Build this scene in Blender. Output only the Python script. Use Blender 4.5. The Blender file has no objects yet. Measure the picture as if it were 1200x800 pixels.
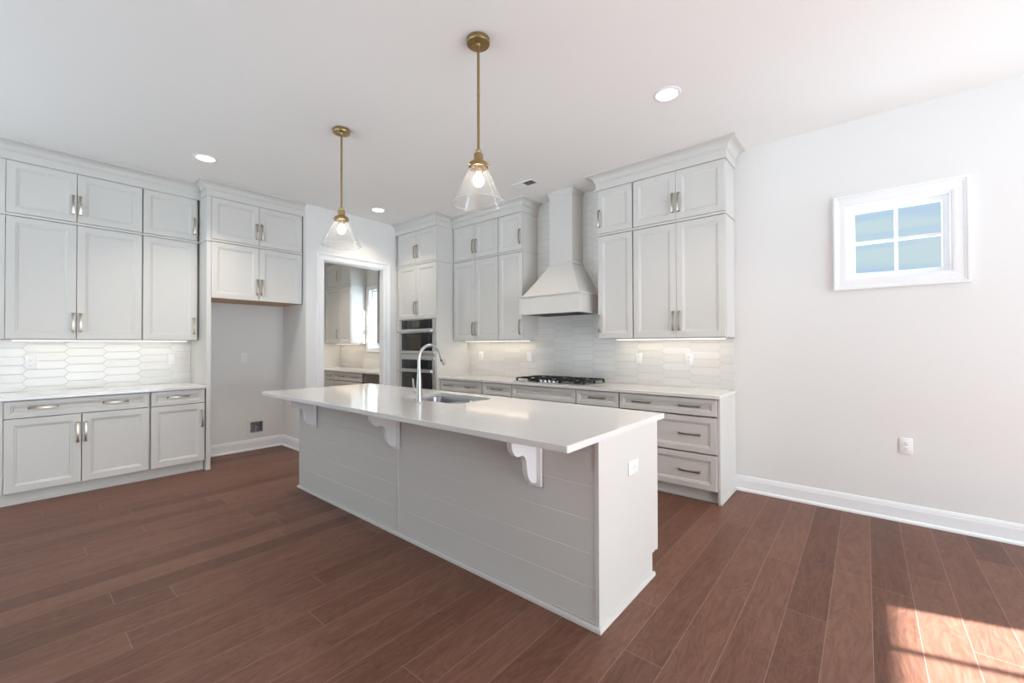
import bpy, bmesh, math, random
from mathutils import Vector, Matrix
random.seed(7)
SC = bpy.context.scene
COL = SC.collection
PI = math.pi

# ------------------------------------------------------------------ camera
CAM_H = 1.3341
cam = bpy.data.objects.new('camera', bpy.data.cameras.new('camera'))
COL.objects.link(cam)
cam.data.sensor_width = 36.0
cam.data.lens = 493.33 / 1200 * 36.0
cam.data.clip_start = 0.05
yaw, pitch, roll = 0.69786, 0.0095, -0.00282
r0 = Vector((math.cos(yaw), math.sin(yaw), 0))
f0 = Vector((-math.sin(yaw), math.cos(yaw), 0))
up = Vector((0, 0, 1))
fw = f0 * math.cos(pitch) + up * math.sin(pitch)
u2 = up * math.cos(pitch) - f0 * math.sin(pitch)
rr = r0 * math.cos(roll) + u2 * math.sin(roll)
uu = u2 * math.cos(roll) - r0 * math.sin(roll)
M3 = Matrix((rr, uu, -fw)).transposed()
cam.matrix_world = Matrix.Translation((0, 0, CAM_H)) @ M3.to_4x4()
SC.camera = cam

# ------------------------------------------------------------------ view
SC.view_settings.view_transform = 'Standard'
SC.view_settings.look = 'None'
SC.view_settings.gamma = 1.0
SC.view_settings.use_curve_mapping = False
SC.view_settings.exposure = -0.05
SC.cycles.max_bounces = 14
SC.cycles.diffuse_bounces = 8
SC.cycles.glossy_bounces = 6
SC.cycles.transparent_max_bounces = 16
SC.cycles.caustics_reflective = False
SC.cycles.caustics_refractive = False
SC.cycles.sample_clamp_indirect = 8.0
SC.cycles.use_denoising = True

# ------------------------------------------------------------------ light levels
SKY_BRIGHT = 9.5      # hazy sky around the sun
SKY_BLUE = 1.0        # blue sky away from the sun
SUN_W = 70.0
GROUND_FILL = 10.0          # glow added below the horizon to light the ceiling
CAN_W = 11.0          # one recessed ceiling light
BULB_W = 2.0
STRIP_W = 0.55         # under-cabinet strip, watts per metre


def nnode(nt, typ, **kw):
    n = nt.nodes.new(typ)
    for k, v in kw.items():
        setattr(n, k, v)
    return n


def mth(nt, op, a=None, b=None, c=None):
    n = nt.nodes.new('ShaderNodeMath')
    n.operation = op
    for i, x in enumerate((a, b, c)):
        if x is None:
            continue
        if isinstance(x, (int, float)):
            n.inputs[i].default_value = x
        else:
            nt.links.new(x, n.inputs[i])
    return n.outputs[0]


def mixc(nt, fac, a, b, blend='MIX'):
    n = nt.nodes.new('ShaderNodeMix')
    n.data_type = 'RGBA'
    n.blend_type = blend
    if isinstance(fac, (int, float)):
        n.inputs[0].default_value = fac
    else:
        nt.links.new(fac, n.inputs[0])
    for i, x in ((6, a), (7, b)):
        if isinstance(x, tuple):
            n.inputs[i].default_value = (*x[:3], 1)
        else:
            nt.links.new(x, n.inputs[i])
    return n.outputs[2]


# sky: bright bank of sunlit haze south of the sun, pale blue with long bands of cloud elsewhere
SUN_AZ = Vector((0.958, 0.287, 0)).normalized()
SUN_EL = math.radians(29.6)
world = bpy.data.worlds.new('sky')
SC.world = world
world.use_nodes = True
nt = world.node_tree
nt.nodes.clear()
tc = nnode(nt, 'ShaderNodeTexCoord')
dotn = nnode(nt, 'ShaderNodeVectorMath', operation='DOT_PRODUCT')
nt.links.new(tc.outputs['Generated'], dotn.inputs[0])
dotn.inputs[1].default_value = Vector((.90, -.08, .33)).normalized()
mr = nnode(nt, 'ShaderNodeMapRange', interpolation_type='SMOOTHSTEP')
nt.links.new(dotn.outputs['Value'], mr.inputs[0])
mr.inputs[1].default_value = 0.1
mr.inputs[2].default_value = 0.95
sep = nnode(nt, 'ShaderNodeSeparateXYZ')
nt.links.new(tc.outputs['Generated'], sep.inputs[0])
mp = nnode(nt, 'ShaderNodeMapping')
mp.inputs['Scale'].default_value = (2.2, 2.2, 26)
mp.inputs['Rotation'].default_value = (0.06, 0.03, 0)
nt.links.new(tc.outputs['Generated'], mp.inputs[0])
nz = nnode(nt, 'ShaderNodeTexNoise')
nz.inputs['Scale'].default_value = 1.0
nz.inputs['Detail'].default_value = 3
nt.links.new(mp.outputs[0], nz.inputs['Vector'])
cl = nnode(nt, 'ShaderNodeMapRange', interpolation_type='SMOOTHSTEP')
nt.links.new(nz.outputs['Fac'], cl.inputs[0])
cl.inputs[1].default_value = 0.36
cl.inputs[2].default_value = 0.56
bluec = mixc(nt, cl.outputs[0], (0.50, 0.70, 0.90), (0.64, 0.80, 0.86))
skyc = mixc(nt, mr.outputs[0], bluec, (0.86, 0.94, 1.0))
stren = mth(nt, 'ADD', mth(nt, 'MULTIPLY', mr.outputs[0], SKY_BRIGHT - SKY_BLUE), SKY_BLUE)
gnd = mth(nt, 'LESS_THAN', sep.outputs[2], -0.01)
colr = mixc(nt, gnd, skyc, (0.72, 0.885, 1.0))
stren = mth(nt, 'ADD', mth(nt, 'MULTIPLY', stren, mth(nt, 'SUBTRACT', 1.0, gnd)), mth(nt, 'MULTIPLY', gnd, GROUND_FILL))
bg = nnode(nt, 'ShaderNodeBackground')
nt.links.new(colr, bg.inputs[0])
nt.links.new(stren, bg.inputs[1])
wo = nnode(nt, 'ShaderNodeOutputWorld')
nt.links.new(bg.outputs[0], wo.inputs[0])

sd = Vector((SUN_AZ.x * math.cos(SUN_EL), SUN_AZ.y * math.cos(SUN_EL), math.sin(SUN_EL)))
sl = bpy.data.lights.new('sun', 'SUN')
sl.energy = SUN_W
sl.angle = math.radians(0.6)
sl.color = (0.86, 0.95, 1.0)
so = bpy.data.objects.new('sun', sl)
so.rotation_euler = sd.to_track_quat('Z', 'Y').to_euler()
COL.objects.link(so)


def area(name, loc, rot, sx, sy, energy=0, color=(1, 1, 1), portal=False, shape='RECTANGLE', parent=None, spread=None):
    l = bpy.data.lights.new(name, 'AREA')
    l.shape = shape
    l.size = sx
    l.size_y = sy
    l.energy = energy
    l.color = color
    if spread:
        l.spread = spread
    if portal:
        l.cycles.is_portal = True
    o = bpy.data.objects.new(name, l)
    o.location = loc
    o.rotation_euler = rot
    COL.objects.link(o)
    if parent:
        o.parent = parent
    return o


# ------------------------------------------------------------------ room numbers (metres)
YA = 4.331        # range wall
XB = -6.07        # left wall
XD = -5.377       # doorway wall, room side
XDB = -5.477      # doorway wall, pantry side
YN = 2.387        # wall closing the refrigerator niche
XR = 4.2          # right wall, out of the picture
YBACK = -4.0
XP = -8.2         # pantry far wall
CEIL = 3.126
YU = 4.010        # door faces of wall cabinets on the range wall
XU = -5.717       # door faces of wall cabinets on the left wall
XF = -5.455       # door faces above the refrigerator niche
YO = 3.712        # door faces of oven cabinet
YD = 3.770        # door faces of base cabinets, range wall
XBD = -5.460      # door faces of base cabinets, left wall
Z_UB, Z_UM, Z_UM2, Z_UT = 1.404, 2.482, 2.513, 2.970
CT0, CT1 = 0.884, 0.914

area('portal_right', (XR - .005, 1.725, 1.264), (0, PI / 2, 0), 2.52, 4.93, portal=True)
area('portal_window', (0.19, YA + .02, 2.148), (-PI / 2, 0, 0), .59, .585, portal=True)
area('portal_pantry', (-6.81, YA + .02, 1.835), (-PI / 2, 0, 0), .62, 1.09, portal=True)


# ------------------------------------------------------------------ materials
def mat(name, col, rough=0.5, metal=0.0, spec=0.5, bump=0.0, bscale=200, emit=None, estr=0, var=0.0):
    m = bpy.data.materials.new(name)
    m.use_nodes = True
    t = m.node_tree
    b = t.nodes['Principled BSDF']
    b.inputs['Base Color'].default_value = (*col, 1)
    b.inputs['Roughness'].default_value = rough
    b.inputs['Metallic'].default_value = metal
    b.inputs['Specular IOR Level'].default_value = spec
    if emit:
        b.inputs['Emission Color'].default_value = (*emit, 1)
        b.inputs['Emission Strength'].default_value = estr
    if bump or var:
        c = nnode(t, 'ShaderNodeTexCoord')
        n = nnode(t, 'ShaderNodeTexNoise')
        n.inputs['Scale'].default_value = bscale
        n.inputs['Detail'].default_value = 2
        t.links.new(c.outputs['Object'], n.inputs['Vector'])
        if bump:
            bp = nnode(t, 'ShaderNodeBump')
            bp.inputs['Strength'].default_value = bump
            bp.inputs['Distance'].default_value = 0.001
            t.links.new(n.outputs['Fac'], bp.inputs['Height'])
            t.links.new(bp.outputs[0], b.inputs['Normal'])
        if var:
            lo = tuple(x * (1 - var) for x in col)
            hi = tuple(min(1, x * (1 + var)) for x in col)
            t.links.new(mixc(t, n.outputs['Fac'], lo, hi), b.inputs['Base Color'])
    return m


M = {}
M['wall'] = mat('wall_paint', (.75, .74, .725), .85, bump=.12, bscale=350)
M['ceiling'] = mat('ceiling_paint', (.88, .875, .86), .9, bump=.1, bscale=300)
M['trim'] = mat('trim_paint', (.84, .845, .855), .4)
M['cab'] = mat('cabinet_paint', (.625, .606, .578), .42, bump=.05, bscale=500)
M['brass'] = mat('antique_brass', (.36, .255, .12), .34, 1.0, bump=.1, bscale=120, var=.15)
M['pull'] = mat('brushed_bronze_nickel', (.40, .335, .26), .32, 1.0)
M['steel'] = mat('brushed_steel', (.62, .62, .61), .28, 1.0, bump=.06, bscale=400)
M['chrome'] = mat('satin_nickel', (.52, .51, .49), .30, 1.0)
M['bowl'] = mat('sink_steel', (.40, .40, .40), .24, 1.0)
M['bglass'] = mat('black_glass', (.010, .011, .014), .05, spec=.4)
M['display'] = mat('oven_display', (.05, .05, .04), .12)
M['iron'] = mat('cast_iron', (.012, .012, .013), .45, bump=.2, bscale=300)
M['dark'] = mat('vent_black', (.02, .02, .02), .6)
M['plastic'] = mat('white_plastic', (.84, .84, .84), .3)
M['slot'] = mat('socket_slot', (.06, .06, .06), .5)
M['rawwood'] = mat('raw_birch', (.50, .31, .16), .55, bump=.1, bscale=90, var=.2)
M['boxgrey'] = mat('supply_box_plastic', (.33, .33, .36), .4)
M['lens'] = mat('lamp_lens', (.9, .9, .9), .3, emit=(1, .97, .92), estr=6)
M['bulb'] = mat('bulb_glow', (.95, .93, .9), .2, emit=(1, .93, .82), estr=BULB_W * 24)
M['led'] = mat('led_glow', (.9, .9, .9), .3, emit=(1, .93, .82), estr=5)


def mat_quartz():
    m = mat('white_quartz', (.72, .705, .69), .09, spec=.55)
    t = m.node_tree
    b = t.nodes['Principled BSDF']
    c = nnode(t, 'ShaderNodeTexCoord')
    n = nnode(t, 'ShaderNodeTexNoise')
    n.inputs['Scale'].default_value = 320
    n.inputs['Detail'].default_value = 1
    t.links.new(c.outputs['Object'], n.inputs['Vector'])
    n2 = nnode(t, 'ShaderNodeTexNoise')
    n2.inputs['Scale'].default_value = 6
    t.links.new(c.outputs['Object'], n2.inputs['Vector'])
    c1 = mixc(t, n.outputs['Fac'], (.67, .655, .635), (.76, .75, .735))
    c2 = mixc(t, n2.outputs['Fac'], c1, (.73, .715, .70))
    t.links.new(c2, b.inputs['Base Color'])
    return m


M['quartz'] = mat_quartz()


def mat_glass(name, tint, white, gloss=.06):
    """thin clear glass: straight-through transmission, fresnel reflection and a little scatter"""
    m = bpy.data.materials.new(name)
    m.use_nodes = True
    t = m.node_tree
    t.nodes.clear()
    tr = nnode(t, 'ShaderNodeBsdfTransparent')
    tr.inputs[0].default_value = (*tint, 1)
    gl = nnode(t, 'ShaderNodeBsdfGlossy')
    gl.inputs['Roughness'].default_value = gloss
    lw = nnode(t, 'ShaderNodeLayerWeight')
    lw.inputs['Blend'].default_value = .5
    frs = mth(t, 'ADD', .03, mth(t, 'MULTIPLY', mth(t, 'POWER', lw.outputs['Facing'], 4.0), .55))
    df = nnode(t, 'ShaderNodeBsdfDiffuse')
    df.inputs[0].default_value = (.9, .89, .88, 1)
    tl = nnode(t, 'ShaderNodeBsdfTranslucent')
    tl.inputs[0].default_value = (.9, .89, .88, 1)
    m0 = nnode(t, 'ShaderNodeMixShader')
    m0.inputs[0].default_value = .5
    t.links.new(df.outputs[0], m0.inputs[1])
    t.links.new(tl.outputs[0], m0.inputs[2])
    m1 = nnode(t, 'ShaderNodeMixShader')
    if white:
        c = nnode(t, 'ShaderNodeTexCoord')
        v = nnode(t, 'ShaderNodeTexNoise')
        v.inputs['Scale'].default_value = 260
        t.links.new(c.outputs['Object'], v.inputs['Vector'])
        t.links.new(mth(t, 'MULTIPLY', v.outputs['Fac'], white * 2), m1.inputs[0])
    else:
        m1.inputs[0].default_value = 0
    t.links.new(tr.outputs[0], m1.inputs[1])
    t.links.new(m0.outputs[0], m1.inputs[2])
    m2 = nnode(t, 'ShaderNodeMixShader')
    t.links.new(frs, m2.inputs[0])
    t.links.new(m1.outputs[0], m2.inputs[1])
    t.links.new(gl.outputs[0], m2.inputs[2])
    o = nnode(t, 'ShaderNodeOutputMaterial')
    t.links.new(m2.outputs[0], o.inputs[0])
    return m


M['pane'] = mat_glass('window_glass', (.97, .98, .98), 0, .01)
M['shade'] = mat_glass('seeded_glass', (.99, .985, .98), .035, .04)
M['rim'] = mat_glass('ground_glass_edge', (.97, .97, .965), .30, .10)


def mat_floor():
    m = bpy.data.materials.new('hardwood_planks')
    m.use_nodes = True
    t = m.node_tree
    b = t.nodes['Principled BSDF']
    c = nnode(t, 'ShaderNodeTexCoord')
    s = nnode(t, 'ShaderNodeSeparateXYZ')
    t.links.new(c.outputs['Object'], s.inputs[0])
    W, L = .167, 1.75
    u = mth(t, 'DIVIDE', mth(t, 'SUBTRACT', s.outputs[0], .016), W)
    col = mth(t, 'FLOOR', u)
    fu = mth(t, 'FRACT', u)
    wn = nnode(t, 'ShaderNodeTexWhiteNoise', noise_dimensions='1D')
    t.links.new(col, wn.inputs['W'])
    v = mth(t, 'ADD', mth(t, 'DIVIDE', s.outputs[1], L), mth(t, 'MULTIPLY', wn.outputs[0], 7.3))
    row = mth(t, 'FLOOR', v)
    fv = mth(t, 'FRACT', v)
    cmb = nnode(t, 'ShaderNodeCombineXYZ')
    t.links.new(col, cmb.inputs[0])
    t.links.new(row, cmb.inputs[1])
    pl = nnode(t, 'ShaderNodeTexWhiteNoise', noise_dimensions='2D')
    t.links.new(cmb.outputs[0], pl.inputs['Vector'])
    # grain: stretched along the plank, shifted per plank
    sh = nnode(t, 'ShaderNodeVectorMath', operation='SCALE')
    t.links.new(pl.outputs['Color'], sh.inputs[0])
    sh.inputs['Scale'].default_value = 40
    ad = nnode(t, 'ShaderNodeVectorMath', operation='ADD')
    t.links.new(c.outputs['Object'], ad.inputs[0])
    t.links.new(sh.outputs[0], ad.inputs[1])
    mp1 = nnode(t, 'ShaderNodeMapping')
    mp1.inputs['Scale'].default_value = (60, 5, 1)
    t.links.new(ad.outputs[0], mp1.inputs[0])
    g1 = nnode(t, 'ShaderNodeTexNoise')
    g1.inputs['Scale'].default_value = 1
    g1.inputs['Detail'].default_value = 5
    g1.inputs['Distortion'].default_value = .6
    t.links.new(mp1.outputs[0], g1.inputs['Vector'])
    mp2 = nnode(t, 'ShaderNodeMapping')
    mp2.inputs['Scale'].default_value = (7, 1.6, 1)
    t.links.new(ad.outputs[0], mp2.inputs[0])
    g2 = nnode(t, 'ShaderNodeTexNoise')
    g2.inputs['Scale'].default_value = 1
    g2.inputs['Detail'].default_value = 4
    g2.inputs['Distortion'].default_value = 1.2
    t.links.new(mp2.outputs[0], g2.inputs['Vector'])
    # cathedral figure: wave of the low noise
    fig = mth(t, 'MULTIPLY', mth(t, 'ADD', mth(t, 'SINE', mth(t, 'MULTIPLY', g2.outputs['Fac'], 75)), 1), .5)
    # knots
    mp3 = nnode(t, 'ShaderNodeMapping')
    mp3.inputs['Scale'].default_value = (5, 1.8, 1)
    t.links.new(ad.outputs[0], mp3.inputs[0])
    vo = nnode(t, 'ShaderNodeTexVoronoi')
    vo.inputs['Scale'].default_value = 1
    t.links.new(mp3.outputs[0], vo.inputs['Vector'])
    kn = nnode(t, 'ShaderNodeMapRange')
    t.links.new(vo.outputs['Distance'], kn.inputs[0])
    kn.inputs[1].default_value = .03
    kn.inputs[2].default_value = .12
    kn.inputs[3].default_value = 1
    kn.inputs[4].default_value = 0
    spk = mth(t, 'GREATER_THAN', mth(t, 'FRACT', mth(t, 'MULTIPLY', vo.outputs['Color'], 1)), .82)
    kn2 = mth(t, 'MULTIPLY', kn.outputs[0], spk)
    ramp = nnode(t, 'ShaderNodeValToRGB')
    e = ramp.color_ramp.elements
    e[0].position = 0
    e[0].color = FLOOR_DARK
    e[1].position = 1
    e[1].color = FLOOR_LIGHT
    k = e.new(.5)
    k.color = FLOOR_MID
    f = mth(t, 'ADD', mth(t, 'MULTIPLY', pl.outputs[0], .52), mth(t, 'MULTIPLY', g2.outputs['Fac'], .55))
    f = mth(t, 'ADD', f, mth(t, 'MULTIPLY', mth(t, 'SUBTRACT', g1.outputs['Fac'], .5), .95))
    f = mth(t, 'ADD', f, mth(t, 'MULTIPLY', mth(t, 'SUBTRACT', fig, .5), .22))
    t.links.new(f, ramp.inputs[0])
    base = mixc(t, mth(t, 'MULTIPLY', kn2, .6), ramp.outputs[0], (.05, .025, .018))
    # bevelled seams: light on the bevels painted as a pale line along the planks, thin at the ends
    du = mth(t, 'MULTIPLY', mth(t, 'SUBTRACT', .5, mth(t, 'ABSOLUTE', mth(t, 'SUBTRACT', fu, .5))), W)
    dv = mth(t, 'MULTIPLY', mth(t, 'SUBTRACT', .5, mth(t, 'ABSOLUTE', mth(t, 'SUBTRACT', fv, .5))), L)
    dm = mth(t, 'MINIMUM', du, dv)
    seam_glint = mth(t, 'LESS_THAN', dm, .0011)
    base = mixc(t, mth(t, 'MULTIPLY', seam_glint, .55), base, (.40, .30, .25))
    t.links.new(base, b.inputs['Base Color'])
    b.inputs['Specular IOR Level'].default_value = .30
    rg = mth(t, 'ADD', .36, mth(t, 'MULTIPLY', g1.outputs['Fac'], .14))
    t.links.new(rg, b.inputs['Roughness'])
    hh = mth(t, 'ADD', mth(t, 'MULTIPLY', g1.outputs['Fac'], .35), mth(t, 'MULTIPLY', fig, .35))
    bp = nnode(t, 'ShaderNodeBump')
    bp.inputs['Strength'].default_value = .28
    bp.inputs['Distance'].default_value = .0012
    t.links.new(hh, bp.inputs['Height'])
    t.links.new(bp.outputs[0], b.inputs['Normal'])
    return m


FLOOR_DARK = (.080, .031, .018, 1)
FLOOR_MID = (.140, .060, .038, 1)
FLOOR_LIGHT = (.200, .096, .065, 1)
M['floor'] = mat_floor()


def mat_picket(name, axis, x0, p, h, zoff):
    """long hexagon (picket) tiles: columns of pitch p, rows of pitch h, neighbours half a row apart"""
    m = bpy.data.materials.new(name)
    m.use_nodes = True
    t = m.node_tree
    b = t.nodes['Principled BSDF']
    c = nnode(t, 'ShaderNodeTexCoord')
    s = nnode(t, 'ShaderNodeSeparateXYZ')
    t.links.new(c.outputs['Object'], s.inputs[0])
    x = mth(t, 'SUBTRACT', s.outputs[axis], x0)
    z = mth(t, 'ADD', mth(t, 'DIVIDE', s.outputs[2], h), zoff + 40)
    kb = mth(t, 'ROUND', mth(t, 'DIVIDE', x, p))
    amp = .036
    tri = mth(t, 'MULTIPLY', mth(t, 'ABSOLUTE', mth(t, 'SUBTRACT', mth(t, 'FRACT', mth(t, 'ADD', z, mth(t, 'MULTIPLY', kb, .5))), .5)), 2)
    bx = mth(t, 'ADD', mth(t, 'MULTIPLY', kb, p), mth(t, 'MULTIPLY', mth(t, 'SUBTRACT', tri, .5), amp))
    sd_ = mth(t, 'SUBTRACT', x, bx)
    d1 = mth(t, 'MULTIPLY', mth(t, 'ABSOLUTE', sd_), .74)
    cc = mth(t, 'SUBTRACT', kb, mth(t, 'LESS_THAN', sd_, 0))
    zz = mth(t, 'ADD', z, mth(t, 'MULTIPLY', cc, .5))
    fr = mth(t, 'FRACT', zz)
    d2 = mth(t, 'MULTIPLY', mth(t, 'SUBTRACT', .5, mth(t, 'ABSOLUTE', mth(t, 'SUBTRACT', fr, .5))), h)
    d = mth(t, 'MINIMUM', d1, d2)
    gr = nnode(t, 'ShaderNodeMapRange', interpolation_type='SMOOTHSTEP')
    t.links.new(d, gr.inputs[0])
    gr.inputs[1].default_value = .0008
    gr.inputs[2].default_value = .0022
    cb = nnode(t, 'ShaderNodeCombineXYZ')
    t.links.new(cc, cb.inputs[0])
    t.links.new(mth(t, 'FLOOR', zz), cb.inputs[1])
    wn = nnode(t, 'ShaderNodeTexWhiteNoise', noise_dimensions='2D')
    t.links.new(cb.outputs[0], wn.inputs['Vector'])
    tile = mixc(t, wn.outputs[0], (.70, .68, .645), (.76, .74, .71))
    base = mixc(t, gr.outputs[0], (.50, .485, .455), tile)
    t.links.new(base, b.inputs['Base Color'])
    t.links.new(mth(t, 'SUBTRACT', .7, mth(t, 'MULTIPLY', gr.outputs[0], .5)), b.inputs['Roughness'])
    ed = nnode(t, 'ShaderNodeMapRange', interpolation_type='SMOOTHSTEP')
    t.links.new(d, ed.inputs[0])
    ed.inputs[1].default_value = .001
    ed.inputs[2].default_value = .005
    nz_ = nnode(t, 'ShaderNodeTexNoise')
    nz_.inputs['Scale'].default_value = 18
    t.links.new(c.outputs['Object'], nz_.inputs['Vector'])
    bp = nnode(t, 'ShaderNodeBump')
    bp.inputs['Strength'].default_value = .5
    bp.inputs['Distance'].default_value = .0015
    t.links.new(mth(t, 'ADD', ed.outputs[0], mth(t, 'MULTIPLY', nz_.outputs['Fac'], .25)), bp.inputs['Height'])
    t.links.new(bp.outputs[0], b.inputs['Normal'])
    return m


M['tileA'] = mat_picket('picket_tile_range_wall', 0, -1.053, .2705, .079, .361)
M['tileB'] = mat_picket('picket_tile_left_wall', 1, .087, .274, .081, .191)
M['tileP'] = mat_picket('picket_tile_pantry', 0, -7.6, .2705, .079, .361)


# ------------------------------------------------------------------ mesh helpers
def box(bm, a, b, bevel=0.0, seg=2):
    x0, y0, z0 = (min(p, q) for p, q in zip(a, b))
    x1, y1, z1 = (max(p, q) for p, q in zip(a, b))
    v = [bm.verts.new(p) for p in ((x0, y0, z0), (x1, y0, z0), (x1, y1, z0), (x0, y1, z0), (x0, y0, z1), (x1, y0, z1), (x1, y1, z1), (x0, y1, z1))]
    fs = [bm.faces.new([v[i] for i in q]) for q in ((3, 2, 1, 0), (4, 5, 6, 7), (0, 1, 5, 4), (1, 2, 6, 5), (2, 3, 7, 6), (3, 0, 4, 7))]
    if bevel:
        es = {e for f in fs for e in f.edges}
        bmesh.ops.bevel(bm, geom=list(es), offset=bevel, segments=seg, affect='EDGES', profile=.5, clamp_overlap=True)


def loft(bm, rings, closed=True, caps=True):
    R = [[bm.verts.new(p) for p in r] for r in rings]
    n = len(R[0])
    for a, b in zip(R, R[1:]):
        for i in range(n if closed else n - 1):
            j = (i + 1) % n
            bm.faces.new((a[i], a[j], b[j], b[i]))
    if caps:
        bm.faces.new(list(reversed(R[0])))
        bm.faces.new(R[-1])
    return R


def prism(bm, pts, fn0, fn1):
    """pts: 2-D outline; fn0/fn1 map an outline point to 3-D at either end"""
    loft(bm, [[fn0(*p) for p in pts], [fn1(*p) for p in pts]])


def lathe(bm, prof, c=(0, 0, 0), seg=32, caps=True):
    rings = []
    for r, z in prof:
        rings.append([(c[0] + r * math.cos(2 * PI * i / seg), c[1] + r * math.sin(2 * PI * i / seg), c[2] + z) for i in range(seg)])
    loft(bm, rings, caps=caps)


def tube(bm, path, rad, seg=14, caps=True):
    P = [Vector(p) for p in path]
    rings = []
    nrm = None
    for i, p in enumerate(P):
        t = (P[min(i + 1, len(P) - 1)] - P[max(i - 1, 0)]).normalized()
        if nrm is None:
            nrm = t.orthogonal().normalized()
        nrm = (nrm - t * nrm.dot(t)).normalized()
        bn = t.cross(nrm)
        r = rad[i] if isinstance(rad, (list, tuple)) else rad
        rings.append([p + (nrm * math.cos(2 * PI * k / seg) + bn * math.sin(2 * PI * k / seg)) * r for k in range(seg)])
    loft(bm, rings, caps=caps)


def sweep(bm, path, prof, z=True):
    """profile (outward, height) along a plan polyline; outward is to the right of the walk; mitred corners"""
    P = [Vector(p) for p in path]
    n = len(P)
    rings = []
    for i in range(n):
        d0 = (P[i] - P[i - 1]).normalized() if i > 0 else None
        d1 = (P[i + 1] - P[i]).normalized() if i < n - 1 else None
        n0 = Vector((d0.y, -d0.x)) if d0 else None
        n1 = Vector((d1.y, -d1.x)) if d1 else None
        if n0 is None:
            m_ = n1
        elif n1 is None:
            m_ = n0
        else:
            m_ = (n0 + n1)
            m_ = m_ / (m_.dot(n0))
        rings.append([(P[i].x + m_.x * o, P[i].y + m_.y * o, h) for o, h in prof])
    loft(bm, rings)


def finish(name, bm, m, parent=None, smooth=False, loc=None, link=True):
    bmesh.ops.recalc_face_normals(bm, faces=bm.faces[:])
    me = bpy.data.meshes.new(name)
    bm.to_mesh(me)
    bm.free()
    me.materials.append(M[m] if isinstance(m, str) else m)
    if smooth:
        for p in me.polygons:
            p.use_smooth = True
        me.set_sharp_from_angle(angle=math.radians(38))
    o = bpy.data.objects.new(name, me)
    COL.objects.link(o)
    if loc:
        o.location = loc
    if parent:
        o.parent = parent
    return o


def mk(name, m, parent=None, smooth=False, **kw):
    """decorator-free helper: mk('x','mat')(lambda bm: ...)"""
    def run(fn, *a):
        bm = bmesh.new()
        fn(bm, *a)
        return finish(name, bm, m, parent, smooth, **kw)
    return run


def boxes(name, m, parent, lst, bevel=0.0):
    bm = bmesh.new()
    for a, b in lst:
        box(bm, a, b, bevel)
    return finish(name, bm, m, parent, smooth=bool(bevel))


def thing(name, label, cat, loc=(0, 0, 0), rotz=0.0, group=None):
    o = bpy.data.objects.new(name, None)
    o.empty_display_size = .1
    o.location = loc
    o.rotation_euler = (0, 0, rotz)
    o['label'] = label
    o['category'] = cat
    o['kind'] = 'thing'
    if group:
        o['group'] = group
    COL.objects.link(o)
    return o


def tag(o, label, cat, group=None):
    o['label'] = label
    o['category'] = cat
    if group:
        o['group'] = group
    return o


def struct(o, label=None, cat=None):
    o['kind'] = 'structure'
    if label:
        o['label'] = label
    if cat:
        o['category'] = cat
    return o


def slab_with_holes(name, m, u0, u1, w0, w1, holes, fn, d0, d1):
    """slab over [u0,u1]x[w0,w1] with rectangular holes; fn(u,w,d) -> xyz"""
    us = sorted({u0, u1, *[h[0] for h in holes], *[h[1] for h in holes]})
    ws = sorted({w0, w1, *[h[2] for h in holes], *[h[3] for h in holes]})
    solid = lambda i, j: 0 <= i < len(us) - 1 and 0 <= j < len(ws) - 1 and not any(h[0] <= (us[i] + us[i + 1]) / 2 <= h[1] and h[2] <= (ws[j] + ws[j + 1]) / 2 <= h[3] for h in holes)
    bm = bmesh.new()
    q = lambda *ps: bm.faces.new([bm.verts.new(fn(*p)) for p in ps])
    for i in range(len(us) - 1):
        for j in range(len(ws) - 1):
            if not solid(i, j):
                continue
            a, b, c, d = us[i], us[i + 1], ws[j], ws[j + 1]
            q((a, c, d0), (b, c, d0), (b, d, d0), (a, d, d0))
            q((a, c, d1), (b, c, d1), (b, d, d1), (a, d, d1))
            if not solid(i - 1, j):
                q((a, c, d0), (a, d, d0), (a, d, d1), (a, c, d1))
            if not solid(i + 1, j):
                q((b, c, d0), (b, d, d0), (b, d, d1), (b, c, d1))
            if not solid(i, j - 1):
                q((a, c, d0), (b, c, d0), (b, c, d1), (a, c, d1))
            if not solid(i, j + 1):
                q((a, d, d0), (b, d, d0), (b, d, d1), (a, d, d1))
    bmesh.ops.remove_doubles(bm, verts=bm.verts[:], dist=1e-5)
    return finish(name, bm, m)


# ------------------------------------------------------------------ room shell
WX0, WX1, WZ0, WZ1 = -.105, .488, 1.855, 2.440          # small window in the range wall
PX0, PX1, PZ0, PZ1 = -7.125, -6.50, 1.29, 2.38           # pantry window
RY0, RY1, RZ1 = -.74, 4.19, 2.528                        # glazed doors in the right wall
struct(boxes('floor', 'floor', None, [((XP - .1, YBACK - .1, -.08), (XR + .15, YA + .15, 0))]))
struct(boxes('ceiling', 'ceiling', None, [((XP - .1, YBACK - .1, CEIL), (XR + .15, YA + .15, CEIL + .1))]))
struct(slab_with_holes('wall_back', 'wall', XP - .1, XR + .15, 0, CEIL, [(WX0, WX1, WZ0, WZ1), (PX0, PX1, PZ0, PZ1)], lambda u, w, d: (u, d, w), YA, YA + .15))
WBH = (1.992, 2.138, .219, .354)                          # recess of the water supply box
LW0, LW1, FZ0, FZ1 = -3.6, -1.0, .75, 2.70            # unseen window in the left wall, added for fill light
struct(slab_with_holes('wall_left', 'wall', YBACK - .1, YN, 0, CEIL, [WBH, (LW0, LW1, FZ0, FZ1)], lambda u, w, d: (d, u, w), XB, XB - .12))
struct(boxes('wall_niche', 'wall', None, [((XP - .1, YN, 0), (XD, YN + .1, CEIL))]))
DY0, DY1, DZ = 2.605, 3.507, 2.450
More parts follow.
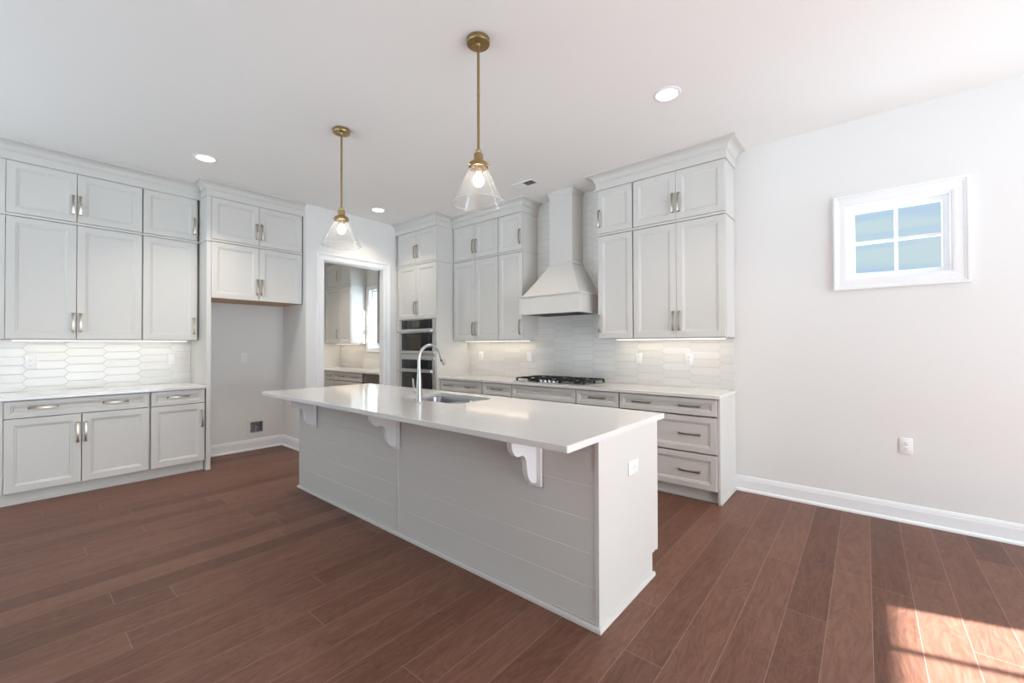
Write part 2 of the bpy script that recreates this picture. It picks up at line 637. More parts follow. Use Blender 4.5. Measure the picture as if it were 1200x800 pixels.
struct(slab_with_holes('wall_doorway', 'wall', YN + .1, YA, 0, CEIL, [(DY0, DY1, 0, DZ)], lambda u, w, d: (d, u, w), XD, XDB))
struct(boxes('wall_pantry', 'wall', None, [((XP - .1, YN + .1, 0), (XP, YA, CEIL))]))
struct(slab_with_holes('wall_right', 'wall', YBACK - .1, YA, 0, CEIL, [(RY0, RY1, 0, RZ1)], lambda u, w, d: (d, u, w), XR, XR + .15))
FW = [(-5.5, -3.4), (-2.9, -.8)]                        # two unseen windows behind the camera, added for fill light
FZ0, FZ1 = .75, 2.70
struct(slab_with_holes('wall_front', 'wall', XB - .12, XR + .15, 0, CEIL, [(a, b, FZ0, FZ1) for a, b in FW], lambda u, w, d: (u, d, w), YBACK, YBACK - .15))


def frame_mb(bm, u0, u1, w0, w1, fu, d0, d1, fn, bev=0.0):
    for a, b in (((u0, w0), (u1, w0 + fu)), ((u0, w1 - fu), (u1, w1)), ((u0, w0 + fu), (u0 + fu, w1 - fu)), ((u1 - fu, w0 + fu), (u1, w1 - fu))):
        box(bm, fn(a[0], a[1], d0), fn(b[0], b[1], d1), bev)


def casing_profile_ring(bm, u0, u1, w0, w1, prof, fn):
    """picture-frame casing: profile (distance from the opening edge, projection)"""
    rings = []
    for du, dw in ((-1, -1), (1, -1), (1, 1), (-1, 1), (-1, -1)):
        rings.append([fn((u0 if du < 0 else u1) + du * t, (w0 if dw < 0 else w1) + dw * t, p) for t, p in prof])
    loft(bm, rings, caps=False)


fA = lambda u, w, d: (u, YA - d, w)          # d: distance into the room from the range wall
CAS = [(0, 0), (0, .016), (.012, .018), (.05, .018), (.056, .022), (.064, .022), (.070, .029), (.084, .029), (.084, 0)]
bm = bmesh.new()
casing_profile_ring(bm, WX0, WX1, WZ0, WZ1, CAS, fA)
w1 = struct(finish('window_1', bm, 'trim'))
mk('window_frame', 'trim', w1)(lambda b: (frame_mb(b, WX0, WX1, WZ0, WZ1, .012, -.10, .004, fA), frame_mb(b, WX0 + .012, WX1 - .012, WZ0 + .012, WZ1 - .012, .036, -.095, -.05, fA, .002)))
gx0, gx1, gz0, gz1 = WX0 + .048, WX1 - .048, WZ0 + .048, WZ1 - .048
mk('muntin', 'trim', w1)(lambda b: (box(b, fA((gx0 + gx1) / 2 - .011, gz0, -.085), fA((gx0 + gx1) / 2 + .011, gz1, -.06)), box(b, fA(gx0, (gz0 + gz1) / 2 - .011, -.084), fA(gx1, (gz0 + gz1) / 2 + .011, -.061))))
boxes('glass_pane', 'pane', w1, [(fA(gx0, gz0, -.073), fA(gx1, gz1, -.077))])

bm = bmesh.new()
casing_profile_ring(bm, PX0, PX1, PZ0, PZ1, [(0, 0), (0, .016), (.05, .018), (.056, .026), (.066, .026), (.066, 0)], fA)
w2 = struct(finish('window_2', bm, 'trim'))
mk('window_frame', 'trim', w2)(lambda b: (frame_mb(b, PX0, PX1, PZ0, PZ1, .012, -.10, .004, fA), frame_mb(b, PX0 + .012, PX1 - .012, PZ0 + .012, PZ1 - .012, .03, -.095, -.05, fA, .002), box(b, fA(PX0 + .03, (PZ0 + PZ1) / 2 - .015, -.09), fA(PX1 - .03, (PZ0 + PZ1) / 2 + .015, -.055))))
boxes('glass_pane', 'pane', w2, [(fA(PX0 + .04, PZ0 + .04, -.073), fA(PX1 - .04, PZ1 - .04, -.077))])

fR = lambda u, w, d: (XR - d, u, w)
bm = bmesh.new()
frame_mb(bm, RY0, RY1, 0, RZ1, .03, -.12, .0, fR)
w3 = struct(finish('window_3', bm, 'trim'))
NU = 12
pw = (RY1 - RY0 - .06) / NU      # .405 m panes
bm = bmesh.new()
for i in range(1, NU):
    y = RY0 + .03 + i * pw
    hw = .016
    box(bm, fR(y - hw, .03, -.08), fR(y + hw, RZ1 - .03, -.045))
finish('mullion', bm, 'trim', w3)
boxes('glass_pane', 'pane', w3, [(fR(RY0 + .03, .03, -.06), fR(RY1 - .03, RZ1 - .03, -.065))])

fF = lambda u, w, d: (u, YBACK + d, w)
fL = lambda u, w, d: (XB + d, u, w)
bm = bmesh.new()
casing_profile_ring(bm, LW0, LW1, FZ0, FZ1, CAS, fL)
wf = struct(finish('window_6', bm, 'trim'))
mk('window_frame', 'trim', wf)(lambda q: (frame_mb(q, LW0, LW1, FZ0, FZ1, .05, -.10, .0, fL), box(q, fL((LW0 + LW1) / 2 - .02, FZ0 + .05, -.09), fL((LW0 + LW1) / 2 + .02, FZ1 - .05, -.05))))
boxes('glass_pane', 'pane', wf, [(fL(LW0 + .05, FZ0 + .05, -.07), fL(LW1 - .05, FZ1 - .05, -.074))])
area('portal_left', (XB + .005, (LW0 + LW1) / 2, (FZ0 + FZ1) / 2), (0, -PI / 2, 0), FZ1 - FZ0, LW1 - LW0, portal=True)
for k, (a, b) in enumerate(FW):
    bm = bmesh.new()
    casing_profile_ring(bm, a, b, FZ0, FZ1, CAS, fF)
    wf = struct(finish('window_%d' % (k + 4), bm, 'trim'))  # added out of view to fill the room from the front
    mk('window_frame', 'trim', wf)(lambda q: (frame_mb(q, a, b, FZ0, FZ1, .05, -.10, .0, fF), box(q, fF((a + b) / 2 - .02, FZ0 + .05, -.09), fF((a + b) / 2 + .02, FZ1 - .05, -.05))))
    boxes('glass_pane', 'pane', wf, [(fF(a + .05, FZ0 + .05, -.07), fF(b - .05, FZ1 - .05, -.074))])
    area('portal_front', ((a + b) / 2, YBACK + .005, (FZ0 + FZ1) / 2), (PI / 2, 0, 0), b - a, FZ1 - FZ0, portal=True)

# doorway casing and jamb lining
bm = bmesh.new()
DC = [(0, 0), (0, .014), (.014, .017), (.05, .017), (.058, .021), (.066, .021), (.072, .028), (.092, .028), (.092, 0)]
fD = lambda u, w, d: (XD + d, u, w)
rings = []
for (u, w, su, sw) in ((DY0, 0, -1, 0), (DY0, DZ, -1, 1), (DY1, DZ, 1, 1), (DY1, 0, 1, 0)):
    rings.append([fD(u + su * t, w + sw * t, p) for t, p in DC])
loft(bm, rings)
struct(finish('trim_1', bm, 'trim'))
mk('trim_2', 'trim')(lambda b: (box(b, (XDB - .002, DY0 - .001, 0), (XD + .002, DY0 + .012, DZ)), box(b, (XDB - .002, DY1 - .012, 0), (XD + .002, DY1 + .001, DZ)), box(b, (XDB - .002, DY0, DZ - .012), (XD + .002, DY1, DZ + .001))))
struct(bpy.data.objects['trim_2'])

BASE = [(-.002, 0), (.030, 0), (.030, .012), (.024, .022), (.016, .024), (.016, .100), (.013, .112), (.013, .118), (.007, .136), (-.002, .138)]
for nm, path in (('baseboard_back', [(-.926, YA), (XR, YA)]),
                 ('baseboard_niche', [(XB, 1.412), (XB, YN), (XD, YN), (XD, DY0 - .093)]),
                 ('baseboard_left', [(XB, YBACK), (XB, -.11)]),
                 ('baseboard_doorway', [(XD, DY1 + .093), (XD, YO + .02)])):
    bm = bmesh.new()
    sweep(bm, path, BASE)
    struct(finish(nm, bm, 'trim'))


# ------------------------------------------------------------------ cabinet parts
def pull_mesh(L):
    bm = bmesh.new()
    n = 16
    rings = []
    # foot, rise, shallow bow, foot; path in (s, out)
    path = [(-.5, 0), (-.5, -.016), (-.485, -.023)]
    for i in range(1, n):
        s = -.47 + .94 * i / n
        path.append((s, -.024 - .010 * math.cos(s / .47 * PI / 2)))
    path += [(.485, -.023), (.5, -.016), (.5, 0)]
    for i, (s, y) in enumerate(path):
        a, b = path[max(i - 1, 0)], path[min(i + 1, len(path) - 1)]
        tx, ty = (b[0] - a[0]) * L, b[1] - a[1]
        l = math.hypot(tx, ty)
        nx, ny = -ty / l * .0036, tx / l * .0036
        w = .0066 + .0026 * abs(s / .5) ** 3
        x = s * (L - .008)
        rings.append([(x + nx, y + ny, -w), (x - nx, y - ny, -w), (x - nx, y - ny, w), (x + nx, y + ny, w)])
    loft(bm, rings)
    bmesh.ops.recalc_face_normals(bm, faces=bm.faces[:])
    me = bpy.data.meshes.new('pull')
    bm.to_mesh(me)
    bm.free()
    me.materials.append(M['pull'])
    for p in me.polygons:
        p.use_smooth = True
    me.set_sharp_from_angle(angle=math.radians(50))
    return me


PULL = pull_mesh(.182)


def pull(parent, x, z, vertical):
    o = bpy.data.objects.new('pull', PULL)
    o.location = (x, 0, z)
    if vertical:
        o.rotation_euler = (0, PI / 2, 0)
    COL.objects.link(o)
    o.parent = parent
    return o


def front_mesh(bm, x0, x1, z0, z1, fw, y=0.0, t=.020):
    R = []
    for ins, d in ((0, t), (0, .0018), (.0018, 0), (fw, 0), (fw + .003, .0035), (fw + .014, .0055), (fw + .0185, .010)):
        R.append([(x0 + ins, y + d, z0 + ins), (x1 - ins, y + d, z0 + ins), (x1 - ins, y + d, z1 - ins), (x0 + ins, y + d, z1 - ins)])
    loft(bm, R)


def cabinet(name, label, group, loc, rotz, w, z0, z1, depth, fronts, base=False, cat='cabinet', rail=None, side='', body_z1=None, toe_h=.103, side_rail=None, filler=0.0):
    """local frame: x to the right, y into the wall, z up; y=0 is the plane of the door faces.
    fronts: (kind, x0, x1, zlo, zhi, [(pull x, pull z, vertical)]) with x local, z world."""
    t = thing(name, label, cat, (loc[0], loc[1], z0), rotz, group)
    if z1 == Z_UT:
        body_z1 = CEIL - .001          # boxes of the upper tier run up behind the crown
    bz0 = toe_h if base else 0.0
    top = (body_z1 or z1) - z0
    bm = bmesh.new()
    th, yl, yr = .011, (.0225 if 'L' in side else .036), (.0225 if 'R' in side else .036)
    box(bm, (0, yl, bz0), (th, depth, top))
    box(bm, (w - th, yr, bz0), (w, depth, top))
    box(bm, (th, depth - th, bz0), (w - th, depth, top))
    box(bm, (th, .0225, bz0), (w - th, depth - th, bz0 + th))
    box(bm, (th, .036, top - th), (w - th, depth - th, top))
    finish('carcass', bm, 'cab', t)
    if base:
        boxes('toe_kick', 'cab', t, [((0, .075, 0), (w, .09, toe_h)), ((0, .062, 0), (w, .0755, .018))])
    if rail:
        lo, hi = rail
        bm = bmesh.new()
        xl = -.010 if 'L' in side else 0.0
        xr = w + (.010 if 'R' in side else 0.0)
        box(bm, (xl, -.004, lo - z0), (xr, .03, hi - z0), .003)
        if 'L' in side:
            box(bm, (xl, .0301, lo - z0), (0, depth, hi - z0))
        if 'R' in side:
            box(bm, (w, .0301, lo - z0), (xr, side_rail or depth, hi - z0))
        finish('rail', bm, 'cab', t)
    if filler:
        boxes('stile', 'cab', t, [((0, .0, bz0), (filler, .0224, min(z1 - z0, top)))])
    for kind, x0, x1, zl, zh, pulls in fronts:
        bm = bmesh.new()
        fwid = .056 if kind == 'door' else (.036 if zh - zl < .2 else .046)
        front_mesh(bm, x0, x1, zl - z0, zh - z0, fwid)
        d = finish(kind, bm, 'cab', t)
        for px, pz, vert in pulls:
            pull(d, px, pz - z0, vert)
    return t


# ------------------------------------------------------------------ left wall run (rot 90: local x -> +Y, local y -> -X)
RB = PI / 2
U0, U1, U2, U3 = -.030, .402, .8735, 1.336
GL = 'cabinets of the left wall run'
yl0 = -.075
L = lambda y: y - yl0       # local x of the double units
cabinet('base_cabinet', 'wide white base cabinet with two doors under a two-pull drawer, at the left edge', GL, (XBD, yl0, 0), RB, .900 - yl0, 0, CT0, .605, [
    ('drawer', L(-.032), L(.892), .733, .875, [(L(.19), .813, False), (L(.65), .813, False)]),
    ('door', L(-.032), L(.4205), .112, .727, [(L(.396), .563, True)]),
    ('door', L(.4255), L(.892), .112, .727, [(L(.448), .563, True)])], base=True, filler=.040)
yl2 = .900
L2 = lambda y: y - yl2
cabinet('base_cabinet', 'narrow white base cabinet with one drawer and one door, against the refrigerator niche panel', GL, (XBD, yl2, 0), RB, 1.3575 - yl2, 0, CT0, .605, [
    ('drawer', L2(.908), L2(1.352), .733, .875, [(L2(1.127), .815, False)]),
    ('door', L2(.908), L2(1.352), .112, .727, [(L2(1.328), .563, True)])], base=True)
tag(mk('countertop', 'quartz')(lambda b: box(b, (-5.435, -.10, CT0), (XB + .0005, 1.3625, CT1), .003)), 'white quartz countertop on the left wall base cabinets', 'countertop')
tag(boxes('backsplash', 'tileB', None, [((XB + .0002, -.10, CT1 + .0003), (XB + .008, 1.3625, Z_UB - .0005))]), 'white picket tile backsplash above the left countertop', 'backsplash')

G2 = 'wall cabinets left of the refrigerator niche'
du = lambda a, b, zl, zh, side: ('door', L(a), L(b), zl, zh, side)
cabinet('wall_cabinet', 'tall two-door wall cabinet above the left countertop, lower tier, nearest the left edge', G2, (XU, yl0, 0), RB, .8765 - yl0, Z_UB, Z_UM, .345, [
    ('door', L(U0), L(U1 - .0015), Z_UB + .002, Z_UM, [(L(.380), 1.562, True)]),
    ('door', L(U1 + .0025), L(.8715), Z_UB + .002, Z_UM, [(L(.4295), 1.562, True)])], body_z1=2.4855, filler=.042)
cabinet('stacked_cabinet', 'short two-door cabinet under the ceiling at the left edge, upper tier', G2, (XU, yl0, 0), RB, .8765 - yl0, 2.486, Z_UT, .345, [
    ('door', L(U0), L(U1 - .0015), Z_UM2, Z_UT, [(L(.376), 2.672, True)]),
    ('door', L(U1 + .0025), L(.8715), Z_UM2, Z_UT, [(L(.424), 2.672, True)])], rail=(2.4865, 2.5085), filler=.042)
L3 = lambda y: y - .8765
cabinet('wall_cabinet', 'tall single-door wall cabinet left of the refrigerator niche, lower tier', G2, (XU, .8765, 0), RB, 1.3525 - .8765, Z_UB, Z_UM, .345, [
    ('door', L3(.882), L3(1.336), Z_UB + .002, Z_UM, [(L3(1.312), 1.562, True)])], body_z1=2.4855)
cabinet('stacked_cabinet', 'short single-door cabinet under the ceiling left of the refrigerator niche, upper tier', G2, (XU, .8765, 0), RB, 1.3525 - .8765, 2.486, Z_UT, .345, [
    ('door', L3(.882), L3(1.336), Z_UM2, Z_UT, [(L3(1.312), 2.668, True)])], rail=(2.4865, 2.5085))

# refrigerator niche: tall side panel and the bridge cabinets
pn = thing('refrigerator_panel', 'tall white side panel between the left countertop and the empty refrigerator niche', 'panel', (XF, 1.3635, 0), RB)
boxes('panel', 'cab', pn, [((0, 0, 0), (.0405, XF - XB - .0005, CEIL - .001))])
mk('rail', 'cab', pn)(lambda b: (box(b, (-.010, -.010, 2.4865), (.0405, .0, 2.5085)), box(b, (-.010, .0, 2.4865), (0, .26, 2.5085))))
G3 = 'cabinets bridging the refrigerator niche'
L4 = lambda y: y - 1.4045
NW = YN - 1.4045 - .0005
tb = cabinet('wall_cabinet', 'two-door cabinet bridging the refrigerator niche, lower tier with wood underside', G3, (XF, 1.4045, 0), RB, NW, 1.880, Z_UM, .61, [
    ('door', L4(1.4075), L4(1.8775), 1.866, Z_UM, [(L4(1.8555), 2.025, True)]),
    ('door', L4(1.8815), L4(2.366), 1.866, Z_UM, [(L4(1.9045), 2.025, True)])], body_z1=2.4855)
ub = boxes('underside', 'rawwood', tb, [((.001, .024, -.012), (NW - .001, .609, -.0005))])
ub['label'] = 'unpainted wood underside'
cabinet('stacked_cabinet', 'short two-door cabinet under the ceiling above the refrigerator niche, upper tier', G3, (XF, 1.4045, 0), RB, NW, 2.486, Z_UT, .61, [
    ('door', L4(1.4075), L4(1.8775), Z_UM2, Z_UT, [(L4(1.853), 2.675, True)]),
    ('door', L4(1.8815), L4(2.366), Z_UM2, Z_UT, [(L4(1.9055), 2.675, True)])], rail=(2.4865, 2.5085))

# ------------------------------------------------------------------ crown mouldings
def crown(label, path, proj=.086):
    s = proj / .086
    pr = [(.0003, 2.9715), (.012, 2.9715), (.012, 3.044), (.020, 3.046), (.021, 3.055), (.026, 3.060)]
    for i in range(1, 8):
        a = i / 8 * PI / 2
        pr.append((.026 + (.074 * s - .026 + .004) * (1 - math.cos(a)), 3.060 + .050 * math.sin(a)))
    pr += [(.078 * s, 3.112), (.086 * s, 3.115), (.086 * s, CEIL - .0004), (.0003, CEIL - .0004)]
    bm = bmesh.new()
    sweep(bm, path, pr)
    return tag(finish('crown_moulding', bm, 'cab'), label, 'crown molding', 'crown moldings above the cabinets')


crown('long crown molding along the left wall cabinets, under the ceiling', [(XB + .001, yl0), (XU, yl0), (XU, 1.3625)], .10)
crown('crown molding above the refrigerator niche cabinets', [(XU + .1005, 1.3632), (XF, 1.3632), (XF, YN - .001)])
OX0, OX1 = XD + .001, -4.450
crown('crown molding above the oven cabinet beside the doorway', [(OX0, YO), (OX1, YO), (OX1, YU - .0870)])
crown('crown molding on the wall cabinets left of the range hood', [(OX1 + .0005, YU), (-3.197, YU), (-3.197, YA - .009)])
crown('crown molding on the wall cabinets right of the range hood', [(-2.172, YA - .009), (-2.172, YU), (-.926, YU), (-.926, YA - .001)], .10)

# ------------------------------------------------------------------ oven cabinet and double oven
G4 = 'cabinets of the range wall'
ocx = OX0
LO = lambda x: x - ocx
oc = thing('oven_cabinet', 'tall white oven cabinet with two doors above the black double oven', 'cabinet', (ocx, YO, 0), 0, G4)
OW = OX1 - ocx
OZ0, OZ1 = .44, 1.712
bm = bmesh.new()
dd = YA - YO - .0005
box(bm, (0, .0225, .103), (OW, dd, OZ0))
box(bm, (0, .0225, OZ1), (OW, dd, 2.4855))
box(bm, (0, .0225, OZ0), (.030 + .06, dd, OZ1))
box(bm, (OW - .012, .0225, OZ0), (OW, dd, OZ1))
box(bm, (.09, dd - .02, OZ0), (OW - .012, dd, OZ1))
finish('carcass', bm, 'cab', oc)
boxes('filler', 'cab', oc, [((0, 0, .44), (.0895, .0222, OZ1))])
boxes('stile', 'cab', oc, [((OW - .018, 0.004, OZ0), (OW, .0222, OZ1))])
boxes('toe_kick', 'cab', oc, [((0, .075, 0), (OW, .09, .103))])
for a, b, zl, zh, pl in ((-5.330, -4.8905, 1.713, Z_UM, (-4.915, 1.873)), (-4.8865, -4.4525, 1.713, Z_UM, (-4.862, 1.873)), (-5.330, -4.4525, .112, .43, None)):
    bm = bmesh.new()
    front_mesh(bm, LO(a), LO(b), zl, zh, .056)
    d = finish('door' if pl else 'drawer', bm, 'cab', oc)
    if pl:
        pull(d, LO(pl[0]), pl[1], True)
    else:
        pull(d, OW / 2, .30, False)
cabinet('stacked_cabinet', 'short two-door cabinet under the ceiling above the double oven', G4, (ocx, YO, 0), 0, OW, 2.486, Z_UT, dd, [
    ('door', LO(-5.330), LO(-4.8905), Z_UM2, Z_UT, [(LO(-4.915), 2.672, True)]),
    ('door', LO(-4.8865), LO(-4.4525), Z_UM2, Z_UT, [(LO(-4.862), 2.672, True)])], rail=(2.4865, 2.5085), side='R', side_rail=YU - YO - .006)

ov = thing('double_oven', 'black glass and steel double wall oven built into the tall cabinet', 'oven', (-5.270, YO - .004, 0), 0)
VW = .7995
X0 = .048                  # glass left edge, local
X1 = .736
boxes('housing', 'steel', ov, [((.0, 0, .45), (VW, .022, 1.706)), ((.02, .022, .46), (VW - .02, .55, 1.70))], .002)
def glass_panel(name, z0, z1, y=-.006):
    return boxes(name, 'bglass', ov, [((X0, y, z0), (X1, 0, z1))], .0015)
c1 = glass_panel('control_panel', 1.575, 1.700)
boxes('display', 'display', c1, [((.30, -.0066, 1.592), (.46, -.0058, 1.688))])
d1 = glass_panel('upper_door', 1.263, 1.512)
boxes('window', mat('oven_window', (.035, .028, .022), .08), d1, [((.16, -.0066, 1.285), (.50, -.0058, 1.475))])
c2 = glass_panel('lower_control_panel', 1.010, 1.137)
d2 = glass_panel('lower_door', .50, .957)
boxes('window', bpy.data.materials['oven_window'], d2, [((.16, -.0066, .58), (.50, -.0058, .90))])
boxes('vent_slot', 'dark', ov, [((.03, -.001, 1.213), (VW - .03, .0005, 1.219))])
boxes('door_trim', 'steel', ov, [((.02, -.008, 1.143), (VW - .02, 0, 1.176)), ((.02, -.008, 1.222), (VW - .02, 0, 1.262))], .002)
for zc in (1.541, .980):
    bm = bmesh.new()
    box(bm, (.0, -.062, zc - .019), (VW - .03, -.046, zc + .019), .004)
    for x in (.03, VW - .06):
        box(bm, (x - .012, -.047, zc - .012), (x + .012, 0, zc + .012))
    finish('handle', bm, 'steel', ov, smooth=True)

# ------------------------------------------------------------------ wall cabinets on the range wall
DU = YA - YU - .0005
xa = -4.4495
A = lambda x: x - xa
XS = -3.590
for tier in (0, 1):
    zl, zh = ((Z_UB + .002, Z_UM), (Z_UM2, Z_UT))[tier]
    pz = (1.562, 2.672)[tier]
    kw = dict(rail=(2.4865, 2.5085)) if tier else dict(body_z1=2.4855)
    nm = ('wall_cabinet', 'stacked_cabinet')[tier]
    zz0, zz1 = ((Z_UB, Z_UM), (2.486, Z_UT))[tier]
    cabinet(nm, ('tall two-door wall cabinet between the oven cabinet and the range hood, lower tier', 'short two-door cabinet under the ceiling right of the oven cabinet, upper tier')[tier], G4, (xa, YU, 0), 0, XS - xa, zz0, zz1, DU, [
        ('door', A(-4.435), A(-4.0135), zl, zh, [(A(-4.042), pz, True)]),
        ('door', A(-4.0095), A(-3.596), zl, zh, [(A(-3.981), pz, True)])], **kw)
    cabinet(nm, ('tall single-door wall cabinet just left of the range hood, lower tier', 'short single-door cabinet under the ceiling just left of the range hood, upper tier')[tier], G4, (XS, YU, 0), 0, -3.197 - XS, zz0, zz1, DU - .009, [
        ('door', .005, -3.201 - XS, zl, zh, [(-3.229 - XS, pz, True)])], side='R', **kw)
    XM = -1.779
    cabinet(nm, ('tall single-door wall cabinet just right of the range hood, lower tier', 'short single-door cabinet under the ceiling just right of the range hood, upper tier')[tier], G4, (-2.172, YU, 0), 0, XM + 2.172, zz0, zz1, DU - .009, [
        ('door', .004, -1.785 + 2.172, zl, zh, [(.025, pz, True)])], side='L', **kw)
    cabinet(nm, ('tall two-door wall cabinet nearest the small window, lower tier', 'short two-door cabinet under the ceiling nearest the small window, upper tier')[tier], G4, (XM, YU, 0), 0, -.926 - XM, zz0, zz1, DU, [
        ('door', -1.773 - XM, -1.3545 - XM, zl, zh, [(-1.381 - XM, pz, True)]),
        ('door', -1.3515 - XM, -.930 - XM, zl, zh, [(-1.327 - XM, pz, True)])], side='R', **kw)

# ------------------------------------------------------------------ base cabinets on the range wall
G5 = 'base cabinets of the range wall'
DB = YA - YD - .0005
DT, DL = .875, .733
def doors2(w):
    return [('door', .006, w / 2 - .002, .112, .727, [(w / 2 - .028, .563, True)]), ('door', w / 2 + .002, w - .006, .112, .727, [(w / 2 + .028, .563, True)])]
xs = [OX1 + .001, -3.653, -3.172, -2.303, -1.8205, -.9455]
w = xs[1] - xs[0]
cabinet('base_cabinet', 'base cabinet with a two-pull drawer between the oven cabinet and the cooktop', G5, (xs[0], YD, 0), 0, w, 0, CT0, DB, [
    ('drawer', .012, w - .008, DL, DT, [(-4.279 - xs[0], .808, False), (-3.859 - xs[0], .808, False)])] + doors2(w), base=True)
w = xs[2] - xs[1]
cabinet('base_cabinet', 'narrow base cabinet with a one-pull drawer just left of the cooktop', G5, (xs[1], YD, 0), 0, w, 0, CT0, DB, [
    ('drawer', .008, w - .005, DL, DT, [(-3.399 - xs[1], .810, False)]), ('door', .008, w - .005, .112, .727, [(w - .035, .563, True)])], base=True)
w = xs[3] - xs[2]
cabinet('base_cabinet', 'base cabinet with a plain pull-less front panel under the cooktop', G5, (xs[2], YD, 0), 0, w, 0, CT0, DB, [
    ('front_panel', .006, w - .005, DL, DT, [])] + doors2(w), base=True)
w = xs[4] - xs[3]
cabinet('base_cabinet', 'narrow base cabinet with a one-pull drawer just right of the cooktop', G5, (xs[3], YD, 0), 0, w, 0, CT0, DB, [
    ('drawer', .006, w - .008, DL, DT, [(-2.058 - xs[3], .810, False)]), ('door', .006, w - .008, .112, .727, [(.035, .563, True)])], base=True)
w = xs[5] - xs[4]
bk = cabinet('base_cabinet', 'base cabinet with a bank of three drawers at the right end of the range wall', G5, (xs[4], YD, 0), 0, w, 0, CT0, DB, [
    ('drawer', .008, -.9505 - xs[4], .733, DT, [(-1.594 - xs[4], .809, False), (-1.167 - xs[4], .809, False)]),
    ('drawer', .008, -.9505 - xs[4], .417, .721, [(-1.169 - xs[4], .570, False)]),
    ('drawer', .008, -.9505 - xs[4], .112, .405, [(-1.171 - xs[4], .253, False)])], base=True)
boxes('end_panel', 'cab', bk, [((w, .0225, 0), (-.927 - xs[4], DB, CT0))])
boxes('shoe_moulding', 'cab', bk, [((-.927 - xs[4], .02, 0), (-.917 - xs[4], DB, .018))], .002)
tag(mk('countertop', 'quartz')(lambda b: box(b, (OX1 + .0005, 3.745, CT0), (-.917, YA - .0005, CT1), .003)), 'long white quartz countertop along the range wall', 'countertop')
bm = bmesh.new()
box(bm, (OX1 + .0003, YA - .008, CT1 + .0003), (-3.1975, YA - .0002, Z_UB - .0005))
box(bm, (-3.1972, YA - .008, CT1 + .0003), (-2.1725, YA - .0002, CEIL - .0005))
box(bm, (-2.1722, YA - .008, CT1 + .0003), (-.929, YA - .0002, Z_UB - .0005))
tag(finish('backsplash', bm, 'tileA'), 'white picket tile backsplash of the range wall, rising to the ceiling behind the hood', 'backsplash')

# ------------------------------------------------------------------ range hood
HX, HB = -2.687, YA - .0085
hd = thing('range_hood', 'white wooden range hood with flared canopy and square chimney', 'range hood', (HX, HB, 0))
cw, cd = .153, HB - 4.085
bw, bd = .396, HB - 3.835
boxes('chimney', 'cab', hd, [((-cw, -cd, 2.285), (cw, 0, CEIL - .001))])
bm = bmesh.new()
sweep(bm, [(-cw - .0003, 0), (-cw - .0003, -cd - .0003), (cw + .0003, -cd - .0003), (cw + .0003, 0)], [(0, 3.070), (.006, 3.070), (.010, 3.085), (.022, 3.105), (.022, CEIL - .001), (0, CEIL - .001)])
finish('chimney_crown', bm, 'cab', hd)
bm = bmesh.new()
sweep(bm, [(-cw - .0003, 0), (-cw - .0003, -cd - .0003), (cw + .0003, -cd - .0003), (cw + .0003, 0)], [(-.004, 2.268), (.010, 2.268), (.012, 2.280), (.006, 2.290), (0, 2.300)])
finish('chimney_trim', bm, 'cab', hd)
bm = bmesh.new()
rings = []
for i in range(9):
    s = i / 8
    e = s ** .93
    hw, dp, z = cw + .002 + (bw - .012 - cw) * (1 - e), cd + .002 + (bd - .012 - cd) * (1 - e), 1.902 + (2.270 - 1.902) * s
    rings.append([(-hw, -dp, z), (hw, -dp, z), (hw, 0, z), (-hw, 0, z)])
loft(bm, rings)
finish('canopy', bm, 'cab', hd)
for nm, zl, zh, ex in (('band', 1.705, 1.892, 0), ('top_trim', 1.890, 1.904, .014), ('bottom_trim', 1.688, 1.706, .012)):
    bm = bmesh.new()
    a, b = bw + ex, bd + ex
    if nm == 'bottom_trim':
        for q in (((-a, -b, zl), (a, -b + .05, zh)), ((-a, -b + .05, zl), (-a + .05, 0, zh)), ((a - .05, -b + .05, zl), (a, 0, zh)), ((-a + .05, -.03, zl), (a - .05, 0, zh))):
            box(bm, *q)
    else:
        box(bm, (-a, -b, zl), (a, 0, zh), .002)
    finish(nm, bm, 'cab', hd)
boxes('vent_insert', 'dark', hd, [((-bw + .04, -bd + .04, 1.690), (bw - .04, -.032, 1.7045))])

# ------------------------------------------------------------------ gas cooktop
ck = thing('cooktop', 'black and steel gas cooktop set in the range wall countertop', 'cooktop', (-2.687, 4.045, CT1))
mk('tray', 'steel', ck)(lambda b: box(b, (-.457, -.255, .0003), (.457, .235, .009), .004))
for gx in (-.302, 0, .302):
    bm = bmesh.new()
    a = .146
    h0, h1 = .036, .048
    for x in (-a, a):
        box(bm, (gx + x - .006, -.215, h0), (gx + x + .006, .215, h1))
    for y in (-.215, .0, .215):
        box(bm, (gx - a, y - .006, h0), (gx + a, y + .006, h1))
    for y in (-.108, .108):
        box(bm, (gx - a, y - .005, h0 + .002), (gx - .035, y + .005, h1 + .004))
        box(bm, (gx + .035, y - .005, h0 + .002), (gx + a, y + .005, h1 + .004))
        box(bm, (gx - .005, y - .10, h0 + .002), (gx + .005, y - .035, h1 + .004))
        box(bm, (gx - .005, y + .035, h0 + .002), (gx + .005, y + .10, h1 + .004))
    for x in (-a, a):
        for y in (-.215, 0, .215):
            box(bm, (gx + x - .009, y - .009, .009), (gx + x + .009, y + .009, h0))
    finish('grate', bm, 'iron', ck)
for bx, by, br in ((-.302, -.11, .040), (-.302, .11, .032), (0, .03, .052), (.302, -.11, .032), (.302, .11, .040)):
    bm = bmesh.new()
    lathe(bm, [(br + .012, .009), (br + .012, .014), (br, .016), (br, .026), (br * .8, .030), (.001, .031)], (bx, by, 0), 24)
    finish('burner', bm, 'iron', ck, smooth=True)
